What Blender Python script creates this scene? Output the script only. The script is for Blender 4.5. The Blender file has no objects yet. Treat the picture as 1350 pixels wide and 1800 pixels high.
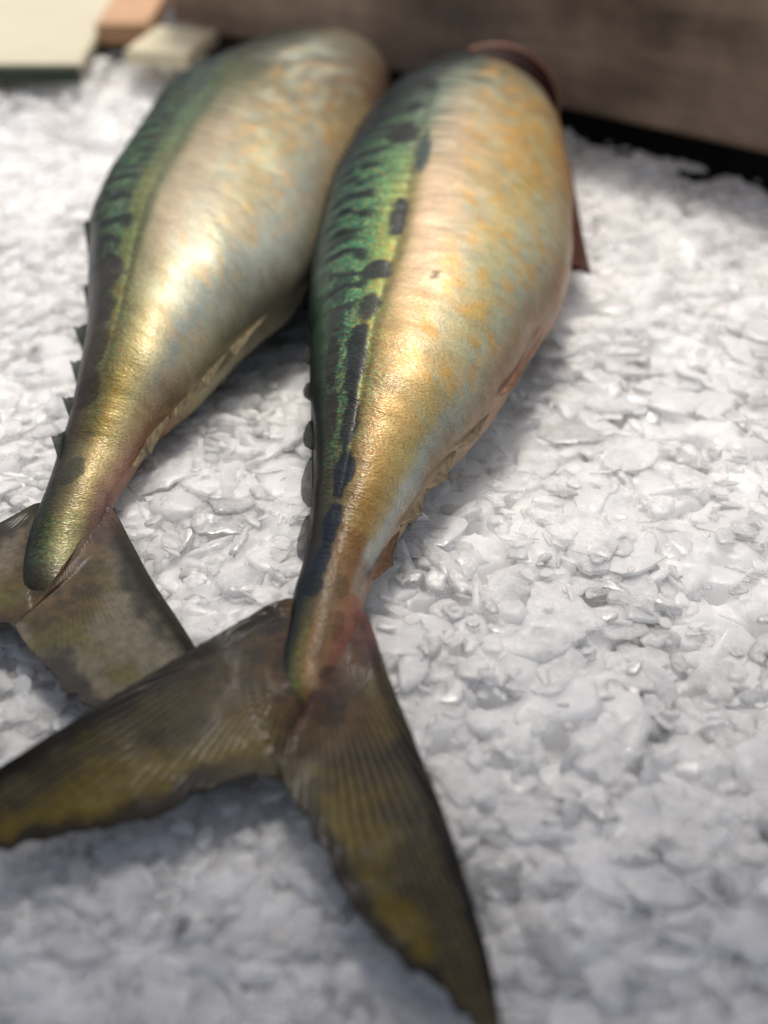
import bpy, bmesh, math, random
import numpy as np
from mathutils import Vector, Matrix, Euler

scene = bpy.context.scene
col = scene.collection
R = math.radians

# ------------------------------------------------------------------ camera
CAM_H, PITCH, FPX, W, H = 0.24, R(36), 2300.0, 1350.0, 1800.0
cam = bpy.data.cameras.new('camera')
cam.sensor_fit = 'VERTICAL'
cam.sensor_height = 36.0
cam.lens = FPX / H * 36.0
cam.clip_start, cam.clip_end = 0.01, 400.0
cam.dof.use_dof = True
cam.dof.focus_distance = 0.388
cam.dof.aperture_fstop = 5.6
cam.dof.aperture_blades = 0
cam_ob = bpy.data.objects.new('camera', cam)
cam_ob.location = (0, 0, CAM_H)
cam_ob.rotation_euler = (R(90) - PITCH, 0, 0)
col.objects.link(cam_ob)
scene.camera = cam_ob

# ------------------------------------------------------------------ sky, sun, exposure
SUN_EL, SUN_AZ = R(60), R(2)          # azimuth from +y, clockwise (negative = to the left)
world = bpy.data.worlds.new('World')
scene.world = world
world.use_nodes = True
wn = world.node_tree
bg = wn.nodes['Background']
sky = wn.nodes.new('ShaderNodeTexSky')
sky.sky_type = 'NISHITA'
sky.sun_disc = False
sky.sun_elevation = SUN_EL
sky.sun_rotation = SUN_AZ
sky.air_density, sky.dust_density, sky.ozone_density = 1.0, 5.0, 1.0
hs = wn.nodes.new('ShaderNodeHueSaturation')     # thin white cloud over the blue
hs.inputs['Saturation'].default_value = 0.62
wn.links.new(sky.outputs[0], hs.inputs['Color'])
wn.links.new(hs.outputs[0], bg.inputs[0])
bg.inputs[1].default_value = 0.13
sun = bpy.data.lights.new('sun', 'SUN')
sun.energy = 2.0
sun.angle = R(11)
sun.color = (1.0, 0.94, 0.86)
sun_ob = bpy.data.objects.new('sun', sun)
sd = Vector((math.sin(SUN_AZ) * math.cos(SUN_EL), math.cos(SUN_AZ) * math.cos(SUN_EL), math.sin(SUN_EL)))
sun_ob.rotation_euler = sd.to_track_quat('Z', 'Y').to_euler()
sun_ob.location = (-2, 2, 3)
col.objects.link(sun_ob)
vs = scene.view_settings
vs.view_transform, vs.look, vs.gamma, vs.exposure = 'Standard', 'None', 1.0, 0.08
scene.cycles.use_denoising = True
scene.cycles.max_bounces = 24
scene.cycles.transmission_bounces = 14
scene.cycles.diffuse_bounces = 12
scene.cycles.glossy_bounces = 4
scene.cycles.transparent_max_bounces = 24
scene.cycles.caustics_reflective = False
scene.cycles.caustics_refractive = True
scene.cycles.blur_glossy = 1.0
scene.cycles.sample_clamp_indirect = 4.0

# ------------------------------------------------------------------ helpers
FWD = np.array([0, math.cos(PITCH), -math.sin(PITCH)])
UP = np.array([0, math.sin(PITCH), math.cos(PITCH)])
RIGHT = np.array([1.0, 0, 0])


def at(x, y, z=0.0):
    """surveyed point: where the line of sight through (x, y) of the photo meets height z"""
    d = FWD * FPX + RIGHT * (x - W / 2) - UP * (y - H / 2)
    k = (z - CAM_H) / d[2]
    return np.array([d[0] * k, d[1] * k, z])


def lin(c):
    c = np.asarray(c, float) / 255.0
    return np.where(c <= 0.04045, c / 12.92, ((c + 0.055) / 1.055) ** 2.4)


def vnoise(P, seed=0):
    """smooth value noise in 0..1, P is (n, 3)"""
    P = np.asarray(P, float)
    i = np.floor(P).astype(np.int64)
    f = P - i
    f = f * f * (3 - 2 * f)
    def h(a, b, c):
        n = (a * 374761393 + b * 668265263 + c * 1274126177 + seed * 974711) & 0x7fffffff
        n = ((n ^ (n >> 13)) * 1274126177) & 0x7fffffff
        n = ((n ^ (n >> 15)) * 85734537) & 0x7fffffff
        return ((n ^ (n >> 16)) & 0xffff) / 65535.0
    r = 0
    for dx in (0, 1):
        for dy in (0, 1):
            for dz in (0, 1):
                w = (f[:, 0] if dx else 1 - f[:, 0]) * (f[:, 1] if dy else 1 - f[:, 1]) * (f[:, 2] if dz else 1 - f[:, 2])
                r = r + w * h(i[:, 0] + dx, i[:, 1] + dy, i[:, 2] + dz)
    return r


def fbm(P, octaves=4, seed=0):
    r, a, t = 0, 0.5, 0
    P = np.asarray(P, float)
    for k in range(octaves):
        r = r + a * vnoise(P * 2 ** k, seed + k * 17)
        t += a
        a *= 0.5
    return r / t


def sstep(a, b, x):
    t = np.clip((np.asarray(x, float) - a) / (b - a), 0, 1)
    return t * t * (3 - 2 * t)


def spline(pts, u):
    """Catmull-Rom through pts (n, d) at u in 0..n-1"""
    p = np.asarray(pts, float)
    n = len(p)
    u = np.clip(np.asarray(u, float), 0, n - 1 - 1e-9)
    i = u.astype(int)
    f = (u - i)[:, None]
    g = lambda k: p[np.clip(k, 0, n - 1)]
    p0 = np.where((i == 0)[:, None], 2 * g(i) - g(i + 1), g(i - 1))
    p1, p2 = g(i), g(i + 1)
    p3 = np.where((i + 2 > n - 1)[:, None], 2 * g(i + 1) - g(i), g(i + 2))
    return 0.5 * (2 * p1 + (p2 - p0) * f + (2 * p0 - 5 * p1 + 4 * p2 - p3) * f ** 2 + (3 * p1 - p0 - 3 * p2 + p3) * f ** 3)


def mesh_np(name, verts, faces, smooth=True, colors=None, uv=None):
    me = bpy.data.meshes.new(name)
    me.from_pydata([tuple(v) for v in verts], [], faces)
    if colors is not None:
        a = me.color_attributes.new('skin', 'FLOAT_COLOR', 'POINT')
        c = np.ones((len(verts), 4), np.float32)
        c[:, :colors.shape[1]] = colors
        a.data.foreach_set('color', c.ravel())
    if uv is not None:
        l = me.uv_layers.new(name='uv')
        vi = np.zeros(len(me.loops), np.int32)
        me.loops.foreach_get('vertex_index', vi)
        l.data.foreach_set('uv', np.asarray(uv, np.float32)[vi].ravel())
    if smooth:
        me.polygons.foreach_set('use_smooth', [True] * len(me.polygons))
    me.update()
    return me


def link(name, me, m, parent=None):
    o = bpy.data.objects.new(name, me)
    if m is not None and not me.materials:
        me.materials.append(m)
    col.objects.link(o)
    if parent is not None:
        o.parent = parent
        o.matrix_parent_inverse = Matrix.Translation(-Vector(parent.location))
    return o


def thing(name, label, cat, loc, group=None):
    o = bpy.data.objects.new(name, None)
    o.empty_display_size = 0.02
    o.location = loc
    col.objects.link(o)
    o['label'], o['category'] = label, cat
    if group:
        o['group'] = group
    return o


def grid_faces(n, m, close=False, off=0):
    f = []
    for i in range(n - 1):
        for j in range(m if close else m - 1):
            j2 = (j + 1) % m
            f.append((off + i * m + j, off + i * m + j2, off + (i + 1) * m + j2, off + (i + 1) * m + j))
    return f


class NT:
    def __init__(s, name):
        s.m = bpy.data.materials.new(name)
        s.m.use_nodes = True
        s.t = s.m.node_tree
        s.b = s.t.nodes['Principled BSDF']

    def n(s, kind, **kw):
        x = s.t.nodes.new('ShaderNode' + kind)
        for k, v in kw.items():
            if k in x.inputs:
                x.inputs[k].default_value = v
            else:
                setattr(x, k, v)
        return x

    def l(s, a, b):
        s.t.links.new(a, b)

    def math(s, op, a, b=None, clamp=False):
        x = s.t.nodes.new('ShaderNodeMath')
        x.operation = op
        x.use_clamp = clamp
        for k, v in enumerate((a, b)):
            if v is None:
                continue
            if isinstance(v, (int, float)):
                x.inputs[k].default_value = v
            else:
                s.l(v, x.inputs[k])
        return x.outputs[0]

    def ramp(s, fac, stops):
        x = s.t.nodes.new('ShaderNodeValToRGB')
        el = x.color_ramp.elements
        while len(el) < len(stops):
            el.new(0.5)
        for e, (p, c) in zip(el, stops):
            e.position = p
            e.color = (c, c, c, 1) if isinstance(c, (int, float)) else (*c, 1)
        s.l(fac, x.inputs[0])
        return x.outputs[0]

    def mix(s, fac, a, b, mode='MIX'):
        x = s.t.nodes.new('ShaderNodeMix')
        x.data_type = 'RGBA'
        x.blend_type = mode
        for sock, v in ((x.inputs[0], fac), (x.inputs[6], a), (x.inputs[7], b)):
            if isinstance(v, (int, float)):
                sock.default_value = v
            elif isinstance(v, tuple):
                sock.default_value = (*v, 1)
            else:
                s.l(v, sock)
        return x.outputs[2]

    def set(s, **kw):
        for k, v in kw.items():
            k = k.replace('_', ' ')
            if isinstance(v, (int, float, tuple)):
                s.b.inputs[k].default_value = v
            else:
                s.l(v, s.b.inputs[k])


# ------------------------------------------------------------------ materials
def skin_material(name):
    """fish skin: markings from the 'skin' attribute (alpha = how much glitter), fine scale grain on top"""
    t = NT(name)
    at_ = t.n('VertexColor', layer_name='skin')
    uv = t.n('UVMap', uv_map='uv')
    def mapped(sx, sy):
        mp = t.n('Mapping')
        mp.inputs['Scale'].default_value = (sx, sy, 1)
        t.l(uv.outputs[0], mp.inputs['Vector'])
        return mp.outputs[0]
    # uv is in metres along / around the body
    scales = t.n('TexVoronoi', Scale=1.0, Randomness=0.75)
    t.l(mapped(1900, 900), scales.inputs['Vector'])
    grain = t.n('TexNoise', Scale=1.0, Detail=3.0, Roughness=0.7)
    t.l(mapped(2600, 1200), grain.inputs['Vector'])
    blot = t.n('TexNoise', Scale=1.0, Detail=4.0, Roughness=0.65)
    t.l(mapped(190, 130), blot.inputs['Vector'])
    hue = t.n('TexNoise', Scale=1.0, Detail=5.0, Roughness=0.75)
    t.l(mapped(1000, 520), hue.inputs['Vector'])
    # glitter hue: gold, green, teal, pink
    irid = t.ramp(hue.outputs['Fac'], [(0.32, tuple(lin((16, 110, 130)))), (0.42, tuple(lin((30, 170, 140)))),
                                       (0.52, tuple(lin((110, 200, 120)))), (0.58, tuple(lin((225, 195, 90)))), (0.63, tuple(lin((250, 165, 120)))),
                                       (0.7, tuple(lin((90, 210, 200))))])
    gl = t.ramp(scales.outputs['Color'], [(0.35, 0.0), (0.75, 1.0)])
    gfac = t.math('MULTIPLY', at_.outputs['Alpha'], gl)
    c1 = t.mix(gfac, at_.outputs['Color'], irid)
    # darker pepper grain between scales, paler scale centres
    dark = t.ramp(grain.outputs['Fac'], [(0.36, 0.28), (0.5, 1.0), (0.7, 1.25)])
    c2 = t.mix(0.6, c1, dark, 'MULTIPLY')
    bl = t.ramp(blot.outputs['Fac'], [(0.3, 0.72), (0.5, 1.0), (0.7, 1.22)])
    c3 = t.mix(1.0, t.mix(0.7, c2, bl, 'MULTIPLY'), (0.90, 0.89, 0.87), 'MULTIPLY')
    b1 = t.n('Bump', Strength=0.28, Distance=0.0003)
    t.l(scales.outputs['Distance'], b1.inputs['Height'])
    wr = t.n('TexNoise', Scale=1.0, Detail=3.0)
    t.l(mapped(300, 160), wr.inputs['Vector'])
    b2 = t.n('Bump', Strength=0.16, Distance=0.0010)
    t.l(wr.outputs['Fac'], b2.inputs['Height'])
    t.l(b1.outputs[0], b2.inputs['Normal'])
    rg = t.ramp(grain.outputs['Fac'], [(0.3, 0.34), (0.7, 0.54)])
    bw = t.n('RGBToBW')
    t.l(c3, bw.inputs[0])
    silver = t.ramp(bw.outputs[0], [(0.03, 0.0), (0.2, 0.3)])      # dark pigment is matt, the pale flank is silvery
    t.set(Base_Color=c3, Metallic=silver, Roughness=rg, Normal=b2.outputs[0], Specular_IOR_Level=0.12,
          Coat_Weight=0.16, Coat_Roughness=0.08)
    t.l(b2.outputs[0], t.b.inputs['Coat Normal'])
    return t.m


def fin_material(name, trans=0.25):
    t = NT(name)
    a = t.n('VertexColor', layer_name='skin')
    tc = t.n('TexCoord')
    n = t.n('TexNoise', Scale=420.0, Detail=4.0, Roughness=0.7)
    t.l(tc.outputs['Object'], n.inputs['Vector'])
    c = t.mix(0.7, a.outputs['Color'], t.ramp(n.outputs['Fac'], [(0.32, 0.5), (0.52, 1.0), (0.7, 1.4)]), 'MULTIPLY')
    b = t.n('Bump', Strength=0.4, Distance=0.0006)
    t.l(n.outputs['Fac'], b.inputs['Height'])
    t.set(Base_Color=c, Roughness=0.58, Normal=b.outputs[0], Coat_Weight=0.1, Coat_Roughness=0.12,
          Specular_IOR_Level=0.25)
    tr = t.n('BsdfTranslucent')
    t.l(c, tr.inputs['Color'])
    mx = t.n('MixShader')
    mx.inputs[0].default_value = trans
    out = t.t.nodes['Material Output']
    t.l(t.b.outputs[0], mx.inputs[1])
    t.l(tr.outputs[0], mx.inputs[2])
    if True:                                                   # thin membrane: clear where the attribute's alpha is low
        tp = t.n('BsdfTransparent')
        m2 = t.n('MixShader')
        t.l(a.outputs['Alpha'], m2.inputs[0])
        t.l(tp.outputs[0], m2.inputs[1])
        t.l(mx.outputs[0], m2.inputs[2])
        t.l(m2.outputs[0], out.inputs['Surface'])
    return t.m


def ice_material(name, tint, rough, clear=0.0, scale=0.012, glass=False):
    """melting ice: light scatters deep inside, the skin is wet; clear pieces let what is under them show through"""
    t = NT(name)
    geo = t.n('NewGeometry')
    oi = t.n('ObjectInfo')
    rnd = t.math('FRACT', t.math('ADD', geo.outputs['Random Per Island'], oi.outputs['Random']))
    c = t.mix(rnd, tint, tuple(min(1, x + 0.035) for x in tint))
    n1 = t.n('TexNoise', Scale=170.0, Detail=3.0, Roughness=0.55)
    n2 = t.n('TexNoise', Scale=700.0, Detail=3.0, Roughness=0.6)
    for n in (n1, n2):
        t.l(geo.outputs['Position'], n.inputs['Vector'])
    b = t.n('Bump', Strength=0.22, Distance=0.002)
    t.l(n1.outputs['Fac'], b.inputs['Height'])
    b2 = t.n('Bump', Strength=0.4, Distance=0.0005)
    t.l(n2.outputs['Fac'], b2.inputs['Height'])
    t.l(b.outputs[0], b2.inputs['Normal'])
    rg = t.ramp(n1.outputs['Fac'], [(0.35, rough * 0.6), (0.65, rough * 1.6)])
    t.set(Base_Color=c, Roughness=rg, IOR=1.31, Normal=b2.outputs[0], Coat_Weight=0.12 if clear else 0.05, Coat_Roughness=0.03,
          Subsurface_Weight=1.0, Subsurface_Scale=scale, Subsurface_Radius=(1.0, 1.0, 1.0))
    if clear:
        lw = t.n('LayerWeight', Blend=0.3)
        t.l(b.outputs[0], lw.inputs['Normal'])
        n3 = t.n('TexNoise', Scale=330.0, Detail=5.0, Roughness=0.7, Distortion=0.6)
        t.l(geo.outputs['Position'], n3.inputs['Vector'])
        cl = t.math('MULTIPLY', t.ramp(rnd, [(0.1, 0.45), (0.9, 1.0)]), clear)
        cl = t.math('MULTIPLY', cl, t.ramp(n3.outputs['Fac'], [(0.35, 0.6), (0.6, 1.0)]))
        cl = t.math('MULTIPLY', cl, t.math('SUBTRACT', 1.0, lw.outputs['Facing']))
        if glass:
            t.set(Transmission_Weight=cl)
        else:
            t.set(Alpha=t.math('SUBTRACT', 1.0, cl, True))
    return t.m


def plain(name, c, rough=0.6, scale=60.0, amount=0.35, bump=0.0):
    t = NT(name)
    tc = t.n('TexCoord')
    n = t.n('TexNoise', Scale=scale, Detail=5.0, Roughness=0.65)
    t.l(tc.outputs['Object'], n.inputs['Vector'])
    base = tuple(lin(c))
    cc = t.mix(amount, base, t.ramp(n.outputs['Fac'], [(0.3, 0.4), (0.7, 1.5)]), 'MULTIPLY')
    b = t.n('Bump', Strength=0.5, Distance=bump)
    t.l(n.outputs['Fac'], b.inputs['Height'])
    t.set(Base_Color=cc, Roughness=rough)
    if bump:
        t.set(Normal=b.outputs[0])
    return t.m


def wood_material(name, c):
    t = NT(name)
    tc = t.n('TexCoord')
    mp = t.n('Mapping')
    mp.inputs['Scale'].default_value = (6, 40, 40)
    t.l(tc.outputs['Object'], mp.inputs['Vector'])
    n = t.n('TexNoise', Scale=1.0, Detail=6.0, Roughness=0.7)
    t.l(mp.outputs[0], n.inputs['Vector'])
    n2 = t.n('TexNoise', Scale=14.0, Detail=4.0, Roughness=0.6)
    t.l(tc.outputs['Object'], n2.inputs['Vector'])
    base = tuple(lin(c))
    c1 = t.mix(0.75, base, t.ramp(n.outputs['Fac'], [(0.3, 0.4), (0.7, 1.5)]), 'MULTIPLY')
    c2 = t.mix(0.85, c1, t.ramp(n2.outputs['Fac'], [(0.32, 0.35), (0.6, 1.2)]), 'MULTIPLY')
    b = t.n('Bump', Strength=0.6, Distance=0.002)
    t.l(n.outputs['Fac'], b.inputs['Height'])
    t.set(Base_Color=c2, Roughness=0.75, Normal=b.outputs[0])
    return t.m


M_SKIN = skin_material('fish_skin')
M_FIN = fin_material('fin_membrane', 0.38)
M_FINLET = fin_material('finlet_membrane', 0.4)
M_ICE = ice_material('milky_ice', (0.975, 0.97, 0.965), 0.2, 0.84, 0.0022)
M_CLEAR = ice_material('clear_ice', (0.98, 0.975, 0.97), 0.1, 1.0, 0.003, True)
M_BED = ice_material('packed_ice', (0.92, 0.915, 0.91), 0.3, 0.0, 0.022)

# ------------------------------------------------------------------ fish
# outlines of the two fish, surveyed in the photo: (dorsal edge, ventral edge) from the caudal flesh to the shoulder
FRONT = [((524, 1240), (580, 1244)), ((496, 1218), (606, 1214)), ((492, 1170), (616, 1162)), ((507, 1110), (632, 1105)),
         ((516, 1050), (640, 1062)), ((534, 985), (655, 1018)),
         ((546, 900), (704, 930)), ((550, 800), (762, 835)), ((546, 700), (832, 757)), ((545, 620), (890, 683)),
         ((545, 560), (946, 592)), ((550, 500), (986, 528)), ((560, 440), (1003, 470)), ((575, 375), (1006, 405)),
         ((600, 312), (1004, 330)), ((640, 245), (992, 258))]
BACK = [((62, 1050), (118, 1040)), ((42, 1026), (146, 1004)), ((44, 975), (168, 952)), ((58, 925), (184, 912)),
        ((82, 868), (200, 880)), ((104, 805), (240, 815)),
        ((126, 738), (276, 757)), ((143, 672), (318, 712)), ((156, 600), (362, 665)), ((160, 535), (405, 615)),
        ((156, 478), (458, 563)), ((160, 415), (520, 512)), ((186, 358), (560, 450)), ((216, 308), (590, 385)),
        ((250, 255), (632, 315)), ((292, 200), (662, 250))]


def fish_frames(outline, zc, thick, extra, n):
    """rings of the body: centre, dorsal half vector, half thickness, from tail flesh to snout"""
    C_, D_ = [], []
    for (l, r), z in zip(outline, zc):
        a, b = at(*l, z), at(*r, z)
        C_.append((a + b) / 2)
        D_.append((a - b) / 2)
    T = C_[-1] - C_[-3]
    T /= np.linalg.norm(T)
    aw = np.linalg.norm(D_[-1])
    dd = D_[-1] / aw
    base = C_[-1]
    for dist, fa, side, dz in extra:                      # shoulder, gill cover, snout: continued beyond the last surveyed station
        C_.append(base + T * dist + dd * side + np.array([0, 0, dz]))
        D_.append(dd * aw * fa)
    k = len(C_)
    u = np.linspace(0, k - 1, n)
    C = spline(C_, u)
    D = spline(D_, u)
    th = spline(np.array(thick)[:, None], u)[:, 0]
    return u, C, D, th


def body_surface(outline, zc, thick, extra, table, marks, seed, roll, spread, yellow, gold=1.0, n=520, m=180):
    u, C, D, th = fish_frames(outline, zc, thick, extra, n)
    k = len(outline)
    theta = np.linspace(0, 2 * np.pi, m, endpoint=False)
    a = np.linalg.norm(D, axis=1)
    T = np.gradient(C, axis=0)
    T /= np.linalg.norm(T, axis=1)[:, None]
    Nn = np.cross(D / a[:, None], T)
    Nn *= np.sign(Nn[:, 2])[:, None]
    Nn /= np.linalg.norm(Nn, axis=1)[:, None]
    Dn = D / a[:, None]
    rr = roll
    D2 = Dn * math.cos(rr) + Nn * math.sin(rr)
    N2 = Nn * math.cos(rr) - Dn * math.sin(rr)
    ct = np.cos(theta)[None, :, None]
    st = np.sin(theta)[None, :, None]
    ex = (0.92 + 1.1 * sstep(3.2, 1.0, u))[:, None, None]        # lens-shaped where the flesh runs out over the fin
    stp = np.sign(st) * np.abs(st) ** ex
    V = C[:, None, :] + D2[:, None, :] * a[:, None, None] * ct + N2[:, None, :] * th[:, None, None] * stp
    # arc length coordinates
    arc = np.concatenate([[0], np.cumsum(np.linalg.norm(np.diff(C, axis=0), axis=1))])
    s_ = np.repeat(u, m)
    arc_ = np.repeat(arc, m)
    th_ = np.tile(theta, n)
    t_ = (1 - np.cos(th_)) / 2                            # 0 dorsal ridge .. 1 belly ridge
    upper = np.sin(th_) >= 0
    thu = np.where(upper, th_, 2 * np.pi - th_)
    aw = np.repeat(a, m)
    around = thu * np.maximum(aw, 0.01) * 0.85 + np.where(upper, 0, 0.5)
    uv = np.stack([arc_, around], 1)
    P2 = np.stack([arc_ * 100, around * 100, np.where(upper, 0, 7.3)], 1)   # centimetres
    # relief: muscle bands over the back and shoulder, faint wrinkles
    back = sstep(0.42, 0.12, t_) * sstep(9.5, 12.5, s_)
    wob = fbm(P2 * [0.5, 0.35, 1], 3, seed + 3) * 5
    bands = np.sin(arc_ * 2 * np.pi / 0.0078 + (thu * 2.0) + wob)
    rel = back * bands * 0.0006
    rel += (fbm(P2 * [1.1, 0.5, 1], 3, seed) - 0.5) * 0.0007 * sstep(3, 6, s_)
    rel += (fbm(P2 * [0.32, 0.4, 1], 2, seed + 81) - 0.5) * 0.0020 * sstep(4, 8, s_)
    rel -= 0.0005 * np.exp(-((t_ - 0.345) / 0.02) ** 2) * sstep(5, 8, s_) * sstep(17, 14, s_)
    nd = D2[:, None, :] * ct / a[:, None, None] + N2[:, None, :] * st / th[:, None, None]
    nd /= np.linalg.norm(nd, axis=2)[:, :, None]
    V = V.reshape(-1, 3) + nd.reshape(-1, 3) * rel[:, None]
    # ---- markings
    tt = np.linspace(0, 1, 41)
    rows = []
    keys = sorted(table)
    for key in keys:
        ts = [q[0] for q in table[key]]
        cs = np.array([lin(q[1]) for q in table[key]])
        gs = np.array([q[2] if len(q) > 2 else 0.0 for q in table[key]])
        rows.append(np.stack([np.interp(tt, ts, cs[:, 0]), np.interp(tt, ts, cs[:, 1]), np.interp(tt, ts, cs[:, 2]), np.interp(tt, ts, gs)], 1))
    rows = np.array(rows)
    jit = (fbm(P2 * [1.3, 1.0, 1], 4, seed + 9) - 0.5)
    jit2 = (fbm(P2 * [0.7, 1.0, 1], 4, seed + 29) - 0.5)
    ss = np.clip(s_ + jit * 1.6, 0, 30)
    tv = np.clip(t_ + jit2 * 0.07, 0, 1)
    ri = np.interp(ss, keys, np.arange(len(keys)))
    r0 = np.clip(ri.astype(int), 0, len(keys) - 2)
    rf = np.clip(ri - r0, 0, 1)[:, None]
    ci = tv * 40
    c0 = np.clip(ci.astype(int), 0, 39)
    cf = (ci - c0)[:, None]
    colr = (rows[r0, c0] * (1 - cf) + rows[r0, c0 + 1] * cf) * (1 - rf) + (rows[r0 + 1, c0] * (1 - cf) + rows[r0 + 1, c0 + 1] * cf) * rf
    gy_ = colr[:, :3].mean(1, keepdims=True)               # silvery guanine over the flank
    sv = ((0.12 if gold == 1.0 else 0.3) * sstep(0.36, 0.46, t_) * sstep(6.0, 8.5, s_))[:, None]
    colr[:, :3] = colr[:, :3] * (1 - sv) + gy_ * np.array([1.0, 0.97, 0.9]) * sv
    stk = fbm(P2 * [9.0, 2.0, 1], 3, seed + 97)            # rows of fine scales across the back
    sk_ = sstep(0.40, 0.22, t_) * sstep(7, 10, s_)
    colr[:, :3] *= (1 + sk_ * (stk - 0.5) * 2.2)[:, None].clip(0.15, 2.0)
    # dark pigment of the back, gold and mint mottling of the flank
    pig = sstep(0.38, 0.2, t_ + jit2 * 0.1) * sstep(7, 12, s_)
    colr[:, :3] *= (1 - (0.62 - 0.3 * sstep(8.5, 10, s_) * sstep(14.5, 13, s_)) * pig)[:, None]
    mott = fbm(P2 * [1.9, 2.6, 1], 5, seed + 61)
    mott2 = fbm(P2 * [1.2, 2.4, 1], 4, seed + 67)
    zone = sstep(0.46, 0.6, t_) * sstep(0.97, 0.86, t_) * sstep(6.5, 8.5, s_) * sstep(18, 15, s_)
    gm = (sstep(0.46, 0.7, mott) * zone * 0.6 * gold)[:, None]
    colr[:, :3] = colr[:, :3] * (1 - gm) + lin((226, 168, 74)) * gm
    mm_ = (sstep(0.48, 0.7, mott2) * zone * 0.35)[:, None]
    colr[:, :3] = colr[:, :3] * (1 - mm_) + lin((178, 196, 178)) * mm_
    pk = (sstep(0.36, 0.42, t_) * sstep(0.6, 0.5, t_) * sstep(8.5, 10.5, s_) * sstep(14.8, 13, s_) * 0.32)[:, None]
    colr[:, :3] = colr[:, :3] * (1 - pk) + lin((214, 184, 158)) * pk
    yb_ = (sstep(0.24, 0.28, t_ + jit2 * 0.05) * sstep(0.37, 0.34, t_) * sstep(6.5, 8.5, s_) * sstep(13, 11, s_) * yellow)[:, None]
    colr[:, :3] = colr[:, :3] * (1 - yb_) + lin((158, 142, 44)) * yb_
    sheen_arcs = (sstep(0.1, 0.8, np.sin(arc_ * 2 * np.pi / 0.0085 + thu * 2.6 + wob)) * sstep(0.52, 0.42, t_) * sstep(0.03, 0.1, t_) * sstep(12, 14, s_) * 0.6)[:, None]  # sky reflection on the skin wrinkles, painted in as dark arcs between lighter bands
    colr[:, :3] = colr[:, :3] * (1 - sheen_arcs) + lin((30, 44, 46)) * sheen_arcs
    ll = np.abs(t_ - 0.345 - 0.02 * (fbm(P2 * [0.8, 0, 1], 2, seed + 71) - 0.5))
    lw_ = 1.0 if gold == 1.0 else 2.4
    lm_ = (sstep(0.011 * lw_, 0.004, ll) * sstep(7, 9, s_) * sstep(18, 15, s_) * (0.25 + 0.6 * fbm(P2 * [3, 0.2, 1], 2, seed + 73)))[:, None]
    colr[:, :3] = colr[:, :3] * (1 - lm_) + lin((60, 52, 30)) * lm_
    # wavy dark bars across the back
    bar = np.sin(arc_ * 2 * np.pi / 0.0132 + thu * 2.8 + fbm(P2 * [0.8, 1.1, 1], 4, seed + 5) * 8)
    barm = sstep(-0.1, 0.35, bar) * sstep(spread, spread - 0.06, t_ + jit2 * 0.12) * sstep(0.02, 0.10, t_) * sstep(7.0, 9.5, s_) * sstep(21, 16, s_)
    dk = lin((5, 13, 16))
    mixm = (barm * 0.98)[:, None]
    colr[:, :3] = colr[:, :3] * (1 - mixm) + dk * mixm
    colr[:, 3] *= 1 - barm * 0.92
    # fine dark myomere lines
    for (su, tu, ru, rt, cc, op) in marks:
        dn = fbm(P2 * [2.5, 2.5, 1], 3, seed + 13) - 0.5
        d = ((s_ - su) / ru) ** 2 + ((t_ - tu) / rt) ** 2
        mm = (sstep(1.2, 0.75, d + dn * 1.2) * min(1.0, op * 1.1) * upper)[:, None]
        colr[:, :3] = colr[:, :3] * (1 - mm) + lin(cc) * mm
        colr[:, 3] *= 1 - mm[:, 0] * 0.92
    # underside is pale and quiet
    faces = grid_faces(n, m, True)
    faces.append(tuple(range(m - 1, -1, -1)))
    faces.append(tuple((n - 1) * m + j for j in range(m)))
    return V, faces, colr, uv, (u, C, D2, N2, a, th, arc)


def st_of(outline, x, y):
    """surveyed spot -> (station, across) on a fish"""
    best = None
    for i in range(len(outline) - 1):
        for f in np.linspace(0, 1, 21):
            l = np.array(outline[i][0]) * (1 - f) + np.array(outline[i + 1][0]) * f
            r = np.array(outline[i][1]) * (1 - f) + np.array(outline[i + 1][1]) * f
            t = np.dot([x - l[0], y - l[1]], r - l) / np.dot(r - l, r - l)
            e = np.linalg.norm(l + (r - l) * t - [x, y])
            if best is None or e < best[0]:
                best = (e, i + f, t)
    return best[1], best[2]


def marks_from(outline, spots):
    out = []
    for (x, y, rx, ry, cc, op) in spots:
        s, t = st_of(outline, x, y)
        s2, t2 = st_of(outline, x, y - ry)
        i = min(int(s), len(outline) - 1)
        wpx = outline[i][1][0] - outline[i][0][0]
        out.append((s, t, max(abs(s2 - s), 0.12), rx / wpx, cc, op))
    return out


NAVY, INK, BROWN = (6, 12, 26), (8, 9, 11), (30, 19, 18)
front_spots = [(706, 352, 26, 18, INK, .9), (735, 395, 12, 40, (40, 66, 70), .8), (693, 500, 15, 34, INK, .9), (655, 578, 24, 17, INK, .9),
               (645, 640, 20, 24, NAVY, .85), (600, 590, 16, 26, (14, 34, 34), .7), (592, 640, 14, 24, (20, 26, 26), .8),
               (585, 700, 12, 40, BROWN, .85), (582, 790, 10, 40, (44, 32, 34), .8), (625, 715, 18, 55, NAVY, .9), (612, 810, 14, 40, NAVY, .85),
               (603, 885, 16, 36, (8, 17, 38), .9), (585, 960, 14, 30, (9, 24, 44), .9), (566, 1020, 16, 36, (10, 28, 46), .9), (548, 1056, 22, 24, (10, 22, 34), .9),
               (756, 592, 6, 7, (120, 96, 60), .8), (748, 268, 14, 13, INK, .8), (738, 232, 12, 9, INK, .7), (722, 305, 14, 12, INK, .8), (835, 215, 24, 18, (88, 92, 80), .7),
               (600, 1060, 14, 20, (84, 74, 52), .5), (592, 1120, 10, 24, (92, 76, 54), .4), (580, 1195, 20, 16, (74, 44, 32), .8)]
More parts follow.
